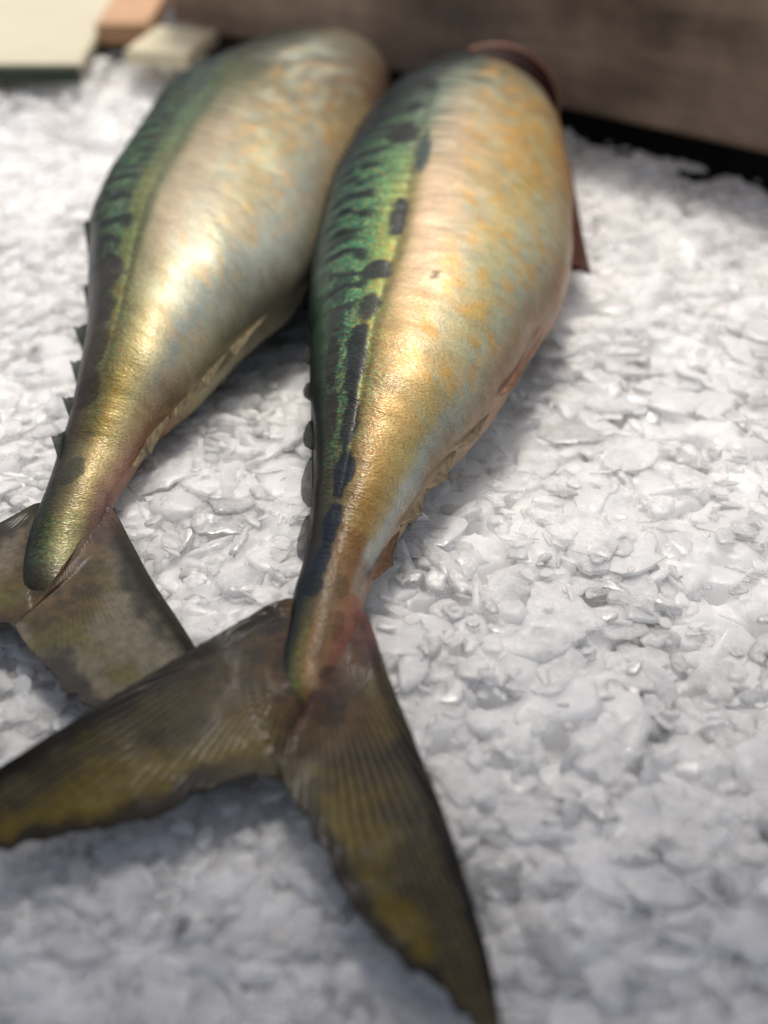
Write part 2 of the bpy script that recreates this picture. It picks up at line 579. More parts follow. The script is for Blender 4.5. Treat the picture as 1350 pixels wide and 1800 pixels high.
back_spots = [(262, 405, 12, 70, (50, 58, 34), .55), (300, 330, 12, 40, (56, 62, 36), .6), (205, 560, 24, 26, (54, 42, 40), .75), (190, 610, 30, 26, (46, 38, 40), .7),
              (180, 665, 24, 30, (60, 48, 34), .7), (165, 730, 20, 34, (52, 38, 34), .7), (345, 215, 22, 26, (60, 62, 40), .6), (460, 100, 50, 20, (58, 60, 40), .6),
              (440, 150, 34, 14, (66, 68, 44), .6), (330, 270, 24, 18, (70, 72, 44), .6), (132, 860, 18, 26, (50, 50, 40), .7), (150, 800, 26, 9, (70, 60, 40), .5)]

# colour tables: station -> [(across 0 dorsal .. 1 belly, colour, glitter)]
front_table = {
    0: [(0, (34, 30, 26)), (.3, (88, 66, 40)), (.6, (66, 46, 34)), (1, (96, 60, 50))],
    1.2: [(0, (30, 36, 36)), (.2, (96, 92, 48), .3), (.45, (134, 100, 60)), (.7, (96, 66, 46)), (1, (120, 76, 64))],
    2: [(0, (16, 22, 26)), (.12, (40, 46, 40)), (.25, (104, 92, 54), .2), (.4, (132, 100, 58)), (.55, (104, 80, 56)), (.68, (138, 104, 72)), (.8, (150, 96, 82)), (1, (150, 94, 86))],
    4: [(0, (8, 14, 20)), (.14, (14, 26, 36)), (.3, (44, 52, 48)), (.45, (104, 82, 52)), (.6, (118, 92, 60)), (.78, (150, 114, 82)), (1, (168, 124, 106))],
    5: [(0, (10, 14, 18)), (.15, (40, 40, 34)), (.35, (76, 66, 48)), (.55, (138, 104, 62)), (.78, (150, 116, 70)), (.85, (200, 200, 186)), (.95, (190, 196, 188)), (1, (176, 140, 110))],
    6: [(0, (12, 16, 20)), (.1, (34, 34, 28)), (.3, (78, 62, 40), .2), (.5, (130, 98, 54), .15), (.7, (170, 130, 72), .15), (.86, (190, 172, 126)), (.93, (196, 204, 196)), (1, (188, 160, 130))],
    7.2: [(0, (14, 20, 24)), (.08, (26, 40, 38)), (.18, (60, 60, 46), .4), (.32, (96, 80, 46), .4), (.5, (158, 122, 66), .15), (.65, (206, 170, 104), .1), (.85, (186, 168, 112), .1), (.93, (176, 184, 174)), (1, (176, 150, 116))],
    8.2: [(0, (20, 28, 30)), (.07, (40, 66, 58), .1), (.2, (66, 84, 74), .8), (.32, (112, 96, 50), .5), (.45, (168, 134, 76), .15), (.6, (222, 188, 128)), (.78, (208, 176, 104), .15), (.9, (180, 180, 160)), (1, (176, 140, 108))],
    9.5: [(0, (34, 46, 46)), (.07, (50, 84, 70), .15), (.2, (44, 104, 72), 1), (.29, (142, 134, 60), .7), (.35, (120, 104, 56), .2), (.42, (176, 142, 96), .1), (.6, (222, 192, 142)), (.75, (206, 180, 112), .2), (.9, (178, 178, 150), .1), (1, (170, 128, 100))],
    11: [(0, (66, 76, 74)), (.06, (60, 84, 74), .1), (.18, (20, 68, 64), .9), (.29, (130, 136, 60), .8), (.35, (128, 112, 60), .1), (.42, (190, 158, 124), .1), (.6, (206, 184, 150), .1), (.72, (206, 184, 120), .25), (.86, (176, 186, 168), .15), (1, (180, 142, 110))],
    12.5: [(0, (58, 68, 68)), (.06, (60, 88, 84), .1), (.18, (16, 58, 60), .85), (.28, (92, 114, 66), .8), (.36, (142, 130, 74), .1), (.46, (188, 164, 132), .1), (.62, (204, 172, 118), .15), (.8, (212, 172, 96), .3), (.93, (190, 180, 150), .1), (1, (186, 150, 110))],
    14: [(0, (40, 50, 56)), (.12, (34, 46, 50), .05), (.25, (30, 48, 52), .15), (.36, (130, 150, 134), .1), (.5, (184, 168, 138)), (.68, (198, 164, 110), .1), (.85, (216, 166, 88), .3), (1, (190, 140, 90))],
    15.0: [(0, (36, 46, 54)), (.2, (44, 54, 58)), (.34, (70, 82, 76)), (.45, (132, 142, 124)), (.62, (150, 144, 116)), (.82, (176, 150, 104), .1), (1, (176, 138, 98))],  # shoulder rows: slate skin, darkened further for the board's shade
    16.2: [(0, (26, 34, 40)), (.38, (34, 42, 46)), (.5, (76, 84, 78)), (.65, (120, 122, 102)), (.85, (150, 142, 116)), (1, (150, 124, 100))],
    20: [(0, (28, 34, 38)), (.4, (40, 46, 48)), (.6, (84, 84, 72)), (1, (130, 104, 84))],
}
back_table = {
    0: [(0, (40, 38, 30)), (.5, (66, 60, 44)), (1, (84, 72, 60))],
    1.1: [(0, (24, 26, 24)), (.3, (58, 56, 38)), (.6, (112, 102, 66), .2), (.8, (96, 86, 62)), (1, (110, 88, 78))],
    2.2: [(0, (16, 22, 22)), (.25, (56, 56, 36), .2), (.5, (140, 128, 84), .25), (.72, (164, 152, 108), .15), (.86, (124, 100, 84)), (1, (140, 108, 100))],
    4: [(0, (20, 26, 28)), (.2, (44, 46, 36)), (.45, (110, 98, 62)), (.7, (160, 140, 92)), (.9, (168, 134, 116)), (1, (160, 120, 110))],
    6: [(0, (30, 34, 34)), (.15, (56, 42, 34)), (.4, (106, 90, 54), .2), (.55, (172, 142, 76), .2), (.75, (196, 184, 136)), (1, (170, 126, 100))],
    8: [(0, (60, 66, 66)), (.1, (50, 44, 42)), (.3, (78, 66, 52), .3), (.42, (122, 108, 62), .3), (.55, (188, 168, 104), .15), (.72, (204, 194, 150)), (.83, (160, 172, 168)), (.9, (186, 178, 142)), (1, (190, 176, 124))],
    10: [(0, (60, 66, 66)), (.08, (26, 40, 36)), (.22, (54, 58, 44), .6), (.34, (60, 58, 34), .3), (.44, (158, 150, 108)), (.6, (186, 178, 150)), (.78, (178, 184, 170), .1), (.92, (166, 170, 152)), (1, (176, 162, 124))],
    11.5: [(0, (60, 70, 68)), (.07, (24, 46, 40), .2), (.2, (50, 68, 48), .7), (.31, (50, 54, 32), .3), (.42, (150, 146, 106)), (.6, (180, 172, 144)), (.74, (196, 170, 118), .2), (.88, (180, 192, 180)), (1, (170, 164, 132))],
    13: [(0, (54, 68, 62)), (.1, (44, 72, 60), .4), (.25, (62, 74, 48), .5), (.4, (100, 98, 58), .1), (.55, (160, 148, 112)), (.72, (186, 156, 104), .3), (.88, (178, 180, 158)), (1, (180, 152, 98))],
    14.2: [(0, (52, 68, 62)), (.15, (52, 74, 60), .3), (.3, (70, 74, 46), .3), (.5, (122, 116, 74), .1), (.7, (154, 144, 114)), (1, (196, 150, 80), .2)],
    15.8: [(0, (34, 42, 38)), (.3, (44, 48, 34)), (.5, (72, 72, 54)), (.75, (122, 116, 98)), (1, (146, 112, 76))],
    20: [(0, (40, 50, 50)), (.4, (80, 84, 70)), (.7, (150, 146, 126)), (1, (140, 100, 74))],
}


def fin_sheet(outer, inner, zo, zi, np_, nq, rag, seed, apex):
    """thin caudal lobe between its leading edge and its trailing edge, with ray relief; returns verts, faces, and the ray coordinate"""
    O = np.array([at(x, y, z) for (x, y), z in zip(outer, zo)])
    I = np.array([at(x, y, z) for (x, y), z in zip(inner, zi)])
    def resample(A):
        d = np.concatenate([[0], np.cumsum(np.linalg.norm(np.diff(A, axis=0), axis=1))])
        u = np.interp(np.linspace(0, d[-1], np_), d, np.arange(len(A)))
        return spline(A, u)
    O, I = resample(O), resample(I)
    q = np.linspace(0, 1, nq)
    V = O[:, None, :] * (1 - q)[None, :, None] + I[:, None, :] * q[None, :, None]
    P = np.repeat(np.linspace(0, 1, np_), nq)
    Q = np.tile(q, np_)
    V = V.reshape(-1, 3)
    A = at(*apex, 0.01)
    ang = np.arctan2(V[:, 0] - A[0], V[:, 1] - A[1])
    # ragged trailing edge
    across = (O - I)[:, None, :].repeat(nq, 1).reshape(-1, 3)
    rg = (fbm(np.stack([P * 34, P * 0, P * 0], 1), 3, seed) - 0.55) * rag
    edge = sstep(0.7, 1.0, Q) * sstep(0.25, 0.4, P)
    ln = np.linalg.norm(across, axis=1)[:, None] + 1e-6
    V = V - across / ln * (rg * edge)[:, None]
    return V, P, Q, ang


def build_caudal(fish, lobes, apex, palette, seed, rays=1.0, flesh_end=(548, 1236)):
    verts, faces, cols = [], [], []
    off = 0
    NP, NQ = 110, 120
    for k, (outer, inner, zo, zi) in enumerate(lobes):
        V, P, Q, ang = fin_sheet(outer, inner, zo, zi, NP, NQ, 0.0032, seed + k, apex)
        if k == 0:                                             # tucks a little under the other lobe down to the fork
            tk = sstep(0.30, 0.2, P) * sstep(0.6, 0.98, Q)
            gap = (V.reshape(NP, NQ, 3)[:, -1] - V.reshape(NP, NQ, 3)[:, 0])
            gap = np.repeat(gap / (np.linalg.norm(gap, axis=1)[:, None] + 1e-9), NQ, 0)
            V = V + gap * (0.0035 * tk)[:, None] - np.array([0, 0, 1]) * (0.0016 * tk)[:, None]
        fr = 2 * np.pi / 0.034
        P3 = V * 100
        wob = fbm(P3 * [0.8, 0.8, 0], 2, seed + 4) * 2.0
        r1_, r2_ = np.sin(ang * fr + wob), np.sin(ang * fr * 2 + wob * 1.7 + 0.8)
        br = sstep(0.35, 0.65, P + (fbm(P3 * [0.5, 0.5, 0], 2, seed + 5) - 0.5) * 0.3)         # rays branch towards the edge
        ray = r1_ * (1 - br * 0.8) + r2_ * br * 0.8
        ray = ray * (0.7 + 0.9 * fbm(P3 * [0.7, 0.7, 0], 3, seed + 6))
        fade = (sstep(1.02, 0.5, Q) * 0.75 + 0.25) * rays
        relief = ray * 0.00013 * fade * sstep(0, 0.1, P)
        relief += (fbm(P3 * [0.55, 0.55, 0], 3, seed + 8) - 0.5) * 0.0009 * sstep(0.1, 0.4, P)
        thick = 0.00045 + 0.0014 * sstep(0.3, 0.0, P) * sstep(1.0, 0.75, Q) + 0.0007 * sstep(0.12, 0.0, Q)
        # colours
        dark, mid, yel, edge, root = [lin(c) for c in palette]
        n1 = fbm(P3 * [0.6, 0.6, 0], 4, seed + 21)
        n2 = fbm(P3 * [1.8, 1.8, 0], 4, seed + 33)
        c = mid + (dark - mid) * sstep(0.3, 0.75, n2 * 0.6 + 0.5 * sstep(0.35, 0.0, Q))[:, None]
        ym = sstep(0.44, 0.66, n1 + 0.22 * sstep(0.3, 0.75, Q) * sstep(0.15, 0.3, P) - 0.06 - 0.25 * sstep(0.85, 1.0, Q))
        c = c + (yel - c) * (ym * 0.9)[:, None]
        st_ = sstep(0.0, 0.85, ray + (n2 - 0.5) * 0.9) * 0.8 * fade
        c = c * (1 - st_[:, None] * 0.95)
        lt = sstep(-0.3, -0.95, ray) * sstep(0.75, 0.15, P) * fade * 0.55
        c = c + (lin((150, 128, 112)) - c) * (lt * (0.5 + n1))[:, None]
        em = sstep(0.80, 0.92, Q + (n2 - 0.5) * 0.22) * sstep(0.26, 0.4, P)
        c = c + (edge - c) * (em * 0.9)[:, None]
        lm = sstep(0.16, 0.05, Q + (n2 - 0.5) * 0.12)
        c = c + (dark * 0.6 - c) * (lm * 0.7)[:, None]
        rm = sstep(0.2, 0.06, P + (n2 - 0.5) * 0.12) if k == 1 else sstep(0.12, 0.03, P + (n2 - 0.5) * 0.12)
        c = c + (root - c) * (rm * (0.85 if k == 1 else 0.0))[:, None]
        if k == 0:
            bm_ = sstep(0.30, 0.08, P) * sstep(0.02, 0.12, Q) * sstep(0.75, 0.3, Q)
            c = c + (lin((34, 44, 66)) - c) * (bm_ * sstep(0.4, 0.6, n2) * 0.9)[:, None]
            c = c + (lin((120, 112, 90)) - c) * (bm_ * sstep(0.5, 0.35, n2) * 0.6)[:, None]
        A0, A1 = at(*apex, 0.012), at(*flesh_end, 0.012)
        ax = (A1 - A0)[:2]
        q_ = np.clip(((V[:, :2] - A0[:2]) @ ax) / (ax @ ax), 0, 1)
        dd_ = np.linalg.norm(V[:, :2] - A0[:2] - q_[:, None] * ax, axis=1)
        fl = sstep(0.017, 0.007, dd_ + (n2 - 0.5) * 0.012)
        flc = lin((112, 84, 52)) + (lin((70, 50, 38)) - lin((112, 84, 52))) * sstep(0.35, 0.65, fbm(P3 * [2.6, 2.6, 0], 3, seed + 91))[:, None]
        c = c + (flc - c) * (fl * 0.8)[:, None]
        alpha = np.clip(0.98 - 0.15 * sstep(0.5, 0.2, n1) * sstep(0.1, 0.4, Q) * (1 - em), 0.3, 1)
        up = V + np.array([0, 0, 1]) * (relief + thick)[:, None]
        dn = V - np.array([0, 0, 1]) * thick[:, None] * 0.3
        verts += [up, dn]
        cc = np.concatenate([c, alpha[:, None]], 1)
        cols += [cc, cc]
        n = NP * NQ
        g = grid_faces(NP, NQ, False, off)
        faces += g
        faces += [tuple(reversed([i + n for i in f])) for f in g]
        rim = [i * NQ for i in range(NP)] + [(NP - 1) * NQ + j for j in range(1, NQ)] + [i * NQ + NQ - 1 for i in range(NP - 2, -1, -1)] + [j for j in range(NQ - 2, 0, -1)]
        for a, b in zip(rim, rim[1:] + rim[:1]):
            faces.append((off + a, off + a + n, off + b + n, off + b))
        off += 2 * n
    V = np.concatenate(verts)
    me = mesh_np('caudal_fin', V, faces, True, np.concatenate(cols))
    return link('caudal_fin', me, M_FIN, fish), V


def seat(outline, zc, p):
    return float(np.interp(st_of(outline, *p)[0], np.arange(len(zc)), zc))


def finlet(fish, base0, base1, tip, z0, z1, colr, alpha, seed, name='finlet', lift=0.0, thick=0.00035, rounded=False):
    """small triangular membrane with rays: base0 (ahead) -> base1 (behind) on the ridge, tip out"""
    a, b, t = at(*base0, z0), at(*base1, z0), at(*tip, z1)
    NI, NJ = 9, 7
    V, A, Cc = [], [], []
    rnd = random.Random(seed)
    for i in range(NI):
        f = i / (NI - 1)
        root = a * (1 - f) + b * f
        # leading edge bows out, trailing edge hollow
        end = root + (t - root) * (0.12 + 0.88 * math.sin(math.pi * min(1, f * 0.62 + 0.02)) ** 0.8) * (1 if f < 0.95 else 0.75)
        if rounded:
            end = root + (t - (a + b) / 2) * (0.1 + 0.9 * math.sin(math.pi * (0.04 + 0.92 * f)) ** 0.6)
        for j in range(NJ):
            g = j / (NJ - 1)
            p = root * (1 - g) + end * g
            p = p + np.array([0, 0, lift * math.sin(g * 1.5) + (0.0004 if i % 2 else 0) * g + rnd.uniform(-1, 1) * 0.00012])
            V.append(p)
            k = (0.75 if i % 2 else 1.15) * (1.15 - 0.3 * g)
            Cc.append([*(lin(colr) * k), alpha * (1 - 0.25 * g)])
    V = np.array(V)
    n = len(V)
    th = thick * (1.6 - np.tile(np.linspace(0, 1, NJ), NI))
    VV = np.concatenate([V + np.array([0, 0, 1]) * th[:, None], V - np.array([0, 0, 1]) * th[:, None]])
    g = grid_faces(NI, NJ)
    faces = g + [tuple(reversed([i + n for i in f])) for f in g]
    rim = [i * NJ for i in range(NI)] + [(NI - 1) * NJ + j for j in range(1, NJ)] + [i * NJ + NJ - 1 for i in range(NI - 2, -1, -1)] + [j for j in range(NJ - 2, 0, -1)]
    for p, q in zip(rim, rim[1:] + rim[:1]):
        faces.append((p, p + n, q + n, q))
    me = mesh_np(name, VV, faces, True, np.concatenate([np.array(Cc)] * 2))
    return link(name, me, M_FINLET, fish)


# heights of the mid-plane and half thickness at every station (metres)
EXT1 = [(0.022, 0.90, -0.001, 0.000), (0.046, 0.75, -0.003, -0.002), (0.070, 0.58, -0.004, -0.006), (0.094, 0.42, -0.004, -0.011), (0.118, 0.25, -0.004, -0.016), (0.132, 0.08, -0.004, -0.018)]
EXT2 = [(0.022, 0.88, -0.006, 0.001), (0.046, 0.72, -0.013, 0.001), (0.070, 0.56, -0.019, -0.003), (0.094, 0.42, -0.022, -0.009), (0.118, 0.26, -0.023, -0.015), (0.132, 0.08, -0.023, -0.017)]
zf = [.0112, .0116, .0120, .0126, .0132, .0145, .017, .0195, .0215, .023, .0245, .0255, .0262, .0268, .0272, .0275]
tf = [.0006, .0018, .0034, .0054, .0071, .0085, .0115, .0155, .0195, .0225, .0250, .0270, .0285, .0295, .0300, .0302,
      .0300, .0288, .0262, .0215, .0135, .0030]
zb = [.0070, .0080, .0090, .0101, .0112, .0130, .016, .0185, .0205, .022, .0235, .0245, .0252, .0258, .0262, .0265]

fish_info = []


def add_fish(outline, zc, th, ext, table, spots, label, seed, roll, spread, yellow, gold):
    V, F, colr, uv, fr = body_surface(outline, zc, th, ext, table, marks_from(outline, spots), seed, roll, spread, yellow, gold)
    base = fr[1][len(fr[1]) // 2]
    root = thing('mackerel', label, 'fish', (float(base[0]), float(base[1]), 0.0), 'whole fish laid on the crushed ice')
    me = mesh_np('body', V, F, True, colr, uv)
    link('body', me, M_SKIN, root)
    fish_info.append((V, fr))
    return root, fr


fish1, fr1 = add_fish(FRONT, zf, tf, EXT1, front_table, front_spots, 'nearer silvery gold mackerel with dark spots and its whole forked tail in view', 11, R(4), 0.26, 0.6, 1.0)
fish2, fr2 = add_fish(BACK, zb, tf[:16] + [.0312, .0315, .0290, .0235, .0150, .0035], EXT2, back_table, back_spots, 'farther mackerel with a plain green back, its tail partly under the other fish', 41, R(3), 0.30, 0.3, 0.55)

PAL1 = [(38, 33, 24), (98, 86, 56), (132, 114, 36), (38, 29, 29), (146, 84, 86)]
PAL2 = [(60, 56, 44), (146, 136, 114), (116, 110, 50), (50, 44, 42), (150, 112, 112)]
lobes1 = [
    ([(545, 1120), (511, 1062), (400, 1110), (200, 1230), (0, 1355), (-130, 1440)],
     [(545, 1225), (517, 1286), (494, 1337), (490, 1346), (466, 1352), (350, 1395), (270, 1438), (140, 1466), (0, 1492), (-130, 1500)],
     [.0125, .0135, .013, .0135, .013, .012], [.0118, .0112, .0106, .0105, .0105, .0105, .010, .010, .010, .011]),
    ([(600, 1100), (641, 1088), (682, 1192), (730, 1310), (782, 1440), (822, 1560), (862, 1700), (884, 1830)],
     [(545, 1225), (517, 1286), (494, 1337), (491, 1346), (512, 1402), (560, 1482), (602, 1562), (682, 1672), (742, 1712), (800, 1772), (878, 1850)],
     [.0122, .0125, .0115, .0105, .010, .0095, .009, .009], [.0118, .0112, .0106, .0105, .0095, .009, .0085, .008, .008, .008, .0085]),
]
tail1, tv1 = build_caudal(fish1, lobes1, (560, 1080), PAL1, 51)
lobes2 = [
    ([(100, 930), (70, 892), (0, 926), (-140, 1000), (-260, 1060)],
     [(106, 1020), (66, 1061), (32, 1096), (26, 1102), (0, 1098), (-120, 1110), (-260, 1130)],
     [.009, .0095, .009, .008, .008], [.0085, .0079, .0073, .0072, .007, .007, .007]),
    ([(160, 930), (195, 902), (232, 960), (272, 1032), (346, 1146), (420, 1290)],
     [(106, 1020), (66, 1061), (32, 1096), (27, 1102), (60, 1152), (112, 1212), (172, 1252), (300, 1330), (400, 1370)],
     [.0095, .0095, .0085, .0075, .006, .005], [.0085, .0079, .0073, .0072, .0066, .006, .0055, .005, .0045]),
]
tail2, tv2 = build_caudal(fish2, lobes2, (120, 920), PAL2, 71, 0.3, (95, 1040))

DK, TAN, GRN = (34, 34, 33), (168, 150, 120), (70, 80, 72)
for b0, b1, tp, c, al in [((552, 806), (551, 890), (529, 864), DK, .62), ((545, 908), (538, 984), (522, 964), DK, .6), ((550, 742), (552, 790), (533, 778), DK, .9),
                          ((547, 676), (549, 706), (533, 696), DK, .95), ((546, 610), (547, 642), (531, 632), DK, .95)]:
    finlet(fish1, b0, b1, tp, seat(FRONT, zf, b0), seat(FRONT, zf, b1), c, al, b0[1], lift=0.001, rounded=True)
for b0, b1, tp, c, al in [((866, 716), (806, 788), (842, 768), TAN, .6), ((804, 786), (748, 862), (790, 842), TAN, .6), ((752, 860), (704, 925), (743, 906), TAN, .7), ((704, 925), (655, 1018), (692, 994), (140, 104, 70), .75),
                          ((960, 575), (880, 695), (905, 680), (186, 140, 112), .95)]:
    finlet(fish1, b0, b1, tp, seat(FRONT, zf, b0), seat(FRONT, zf, b1) - .001, c, al, b0[1])
for b0, b1, tp in [((120, 765), (104, 812), (91, 775)), ((134, 706), (124, 740), (110, 706)), ((150, 640), (138, 690), (124, 641)), ((158, 575), (148, 625), (130, 582)), ((162, 500), (157, 560), (146, 508))]:
    finlet(fish2, b0, b1, tp, .0165, .0185, GRN, .88, b0[1], lift=0.0015, thick=0.0006)
for b0, b1, tp in [((470, 552), (405, 612), (412, 626)), ((410, 605), (355, 668), (362, 682)), ((362, 660), (306, 722), (312, 738)), ((310, 715), (258, 775), (262, 800)), ((265, 765), (232, 822), (258, 800))]:
    finlet(fish2, b0, b1, (tp[0] + 2, tp[1] + 2), seat(BACK, zb, b0), seat(BACK, zb, b1) - .001, (196, 182, 146), .8, b0[1])
finlet(fish2, (172, 372), (158, 470), (148, 400), .024, .030, (40, 60, 60), 1.0, 5, name='dorsal_fin', lift=0.002, thick=0.0008)
finlet(fish1, (1000, 285), (1006, 470), (1038, 490), .018, .012, (96, 54, 42), 1.0, 6, name='pelvic_fin', lift=0.002, thick=0.0011)


def gill(fish, fr, si, t0, t1):
    """open gill slit under the edge of the gill cover: dark red arches behind a pale flap"""
    u, C, D2, N2, a, th, arc = fr
    i0 = int(np.argmin(np.abs(u - si)))
    def ringpt(i, th_, out):
        return C[i] + (D2[i] * a[i] * math.cos(th_) + N2[i] * th[i] * math.sin(th_)) * out
    def sheet(name, i_a, i_b, oa, ob, colr, ta, tb):
        NI, NJ = 28, 7
        V = []
        for i in range(NI):
            f = i / (NI - 1)
            ang = ta + (tb - ta) * f
            bow = math.sin(math.pi * f)
            for j in range(NJ):
                g = j / (NJ - 1)
                ii = i0 + (i_a * (1 - g) + i_b * g) * (0.5 + 0.5 * bow)
                ii0 = int(np.clip(ii, 0, len(u) - 1))
                V.append(ringpt(ii0, ang, 1 + (oa * (1 - g) + ob * g - 1) * max(0.12, bow) ** 0.6))
        V = np.array(V)
        n = len(V)
        inn = C[i0] - V
        inn /= np.linalg.norm(inn, axis=1)[:, None]
        VV = np.concatenate([V, V + inn * 0.0012])
        g = grid_faces(NI, NJ)
        F = [tuple(reversed(f)) for f in g] + [tuple(i + n for i in f) for f in g]
        rim = [i * NJ for i in range(NI)] + [(NI - 1) * NJ + j for j in range(1, NJ)] + [i * NJ + NJ - 1 for i in range(NI - 2, -1, -1)] + [j for j in range(NJ - 2, 0, -1)]
        for p, q in zip(rim, rim[1:] + rim[:1]):
            F.append((p, p + n, q + n, q))
        c = np.concatenate([np.tile(lin(colr), (2 * n, 1)), np.ones((2 * n, 1))], 1)
        me = mesh_np(name, VV, F, True, c)
        link(name, me, M_FIN, fish)
    sheet('gills', 0, 16, 1.0, 1.2, (44, 6, 4), t0, t1)
    sheet('gill_cover', 14, 40, 1.22, 1.17, (196, 146, 126), t0 - 0.05, t1 + 0.1)


gill(fish1, fr1, 16.3, R(84), R(174))

# ------------------------------------------------------------------ crushed ice
# how high the ice may reach under the fish and fins (2 mm cells)
X0, Y0, CELL, NX, NY = -0.5, 0.10, 0.002, 520, 430
zmax = np.full((NX, NY), 1.0)


def stamp(P, drop, pad=2):
    ix = ((P[:, 0] - X0) / CELL).astype(int)
    iy = ((P[:, 1] - Y0) / CELL).astype(int)
    ok = (ix >= pad) & (ix < NX - pad) & (iy >= pad) & (iy < NY - pad)
    for dx in range(-pad, pad + 1):
        for dy in range(-pad, pad + 1):
            np.minimum.at(zmax, (ix[ok] + dx, iy[ok] + dy), P[ok, 2] - drop)


for V, fr in fish_info:
    u, C, D2, N2, a, th, arc = fr
    for f in np.linspace(-0.92, 0.92, 41):
        P = C + D2 * (a * f)[:, None]
        hgt = th * np.sqrt(1 - f * f)
        Pz = P.copy()
        Pz[:, 2] = P[:, 2] + hgt * 0.1 - 0.002
        stamp(Pz, 0.0, 1)
stamp(tv1, 0.002, 1)
stamp(tv2, 0.002, 1)


def surf(x, y):
    """general level of the packed ice"""
    P = np.stack([np.asarray(x) * 11, np.asarray(y) * 11, np.zeros_like(x)], 1)
    z = (fbm(P, 2, 77) - 0.5) * 0.014
    z += 0.010 * sstep(0.62, 0.80, y) * (0.4 + 0.6 * vnoise(P * 2.2, 5))
    return z


# far edge of the bed follows the board at the back
bA, bB = at(1350, 262, 0.012), at(330, 68, 0.012)


def back_line(x):
    return np.minimum(bA[1] + (x - bA[0]) / (bB[0] - bA[0]) * (bB[1] - bA[1]) + 0.006, 0.80)


NU, NV = 640, 720
tv = np.linspace(0, 1, NV)
gy = 0.09 + 0.77 * tv ** 1.45
halfw = 0.10 + 0.44 * gy
tu = np.linspace(-1, 1, NU)
XX = tu[:, None] * halfw[None, :]
YY = np.repeat(gy[None, :], NU, 0)
lvl = surf(XX.ravel(), YY.ravel()).reshape(NU, NV)
ZB = lvl - 0.0075
prs = np.random.RandomState(5)
NPL = 5200
py = 0.09 + 0.77 * prs.rand(NPL) ** 1.3
px = (prs.rand(NPL) * 2 - 1) * (0.10 + 0.44 * py)
plv = surf(px, py)
for k in range(NPL):
    r = (0.005 + 0.010 * prs.rand() ** 1.6 + (0.008 * prs.rand() if prs.rand() > .85 else 0)) * (1 if py[k] < .5 else .75)
    j0, j1 = np.searchsorted(gy, [py[k] - r, py[k] + r])
    hw = 0.10 + 0.44 * py[k]
    i0 = max(0, int(((px[k] - r) / hw + 1) / 2 * (NU - 1)) - 1)
    i1 = min(NU, int(((px[k] + r) / hw + 1) / 2 * (NU - 1)) + 2)
    if i1 - i0 < 2 or j1 - j0 < 2:
        continue
    dx, dy = XX[i0:i1, j0:j1] - px[k], YY[i0:i1, j0:j1] - py[k]
    nv = prs.randint(5, 9)
    an = np.sort(prs.rand(nv)) * 6.2832
    ra = r * (0.55 + 0.45 * prs.rand(nv))
    e = 0.45 + 0.55 * prs.rand()
    ph = prs.rand() * 3.14
    ux, uy = dx * math.cos(ph) + dy * math.sin(ph), (-dx * math.sin(ph) + dy * math.cos(ph)) / e
    th_ = np.arctan2(uy, ux) % 6.2832
    rim = np.interp(th_, np.concatenate([an - 6.2832, an, an + 6.2832]), np.tile(ra, 3))
    q = np.hypot(ux, uy) / rim
    sl = 0.10 * prs.randn(2)
    hgt = plv[k] + (prs.rand() - 0.8) * 0.0030 + np.clip(sl[0] * dx + sl[1] * dy, -0.004, 0.004) - 0.0008 * q ** 4
    patch = ZB[i0:i1, j0:j1]
    np.copyto(patch, np.maximum(patch, hgt), where=q < 1)
for it in range(1):
    ZB[1:-1, 1:-1] = (ZB[1:-1, 1:-1] * 4 + ZB[:-2, 1:-1] + ZB[2:, 1:-1] + ZB[1:-1, :-2] + ZB[1:-1, 2:]) / 8
P = np.stack([XX.ravel() * 300, YY.ravel() * 300, XX.ravel() * 0], 1)
ZB = ZB.ravel() + (fbm(P, 3, 3) - 0.5) * 0.0008
gix = np.clip(((XX.ravel() - X0) / CELL).astype(int), 0, NX - 1)
giy = np.clip(((YY.ravel() - Y0) / CELL).astype(int), 0, NY - 1)
ZB = np.minimum(ZB, zmax[gix, giy] - 0.001)
edge = sstep(0.0, -0.02, YY.ravel() - back_line(XX.ravel()) - 0.004 - (fbm(P * 0.2, 3, 8) - 0.5) * 0.03)
ZB = ZB * edge - 0.046 * (1 - edge)
bed_me = mesh_np('ice_bed', np.stack([XX.ravel(), YY.ravel(), ZB], 1), [tuple(reversed(f)) for f in grid_faces(NU, NV)], True)
bed = link('ice_bed', bed_me, M_BED)
bed['kind'] = 'structure'
bed['label'] = 'bed of packed crushed ice under both fish'


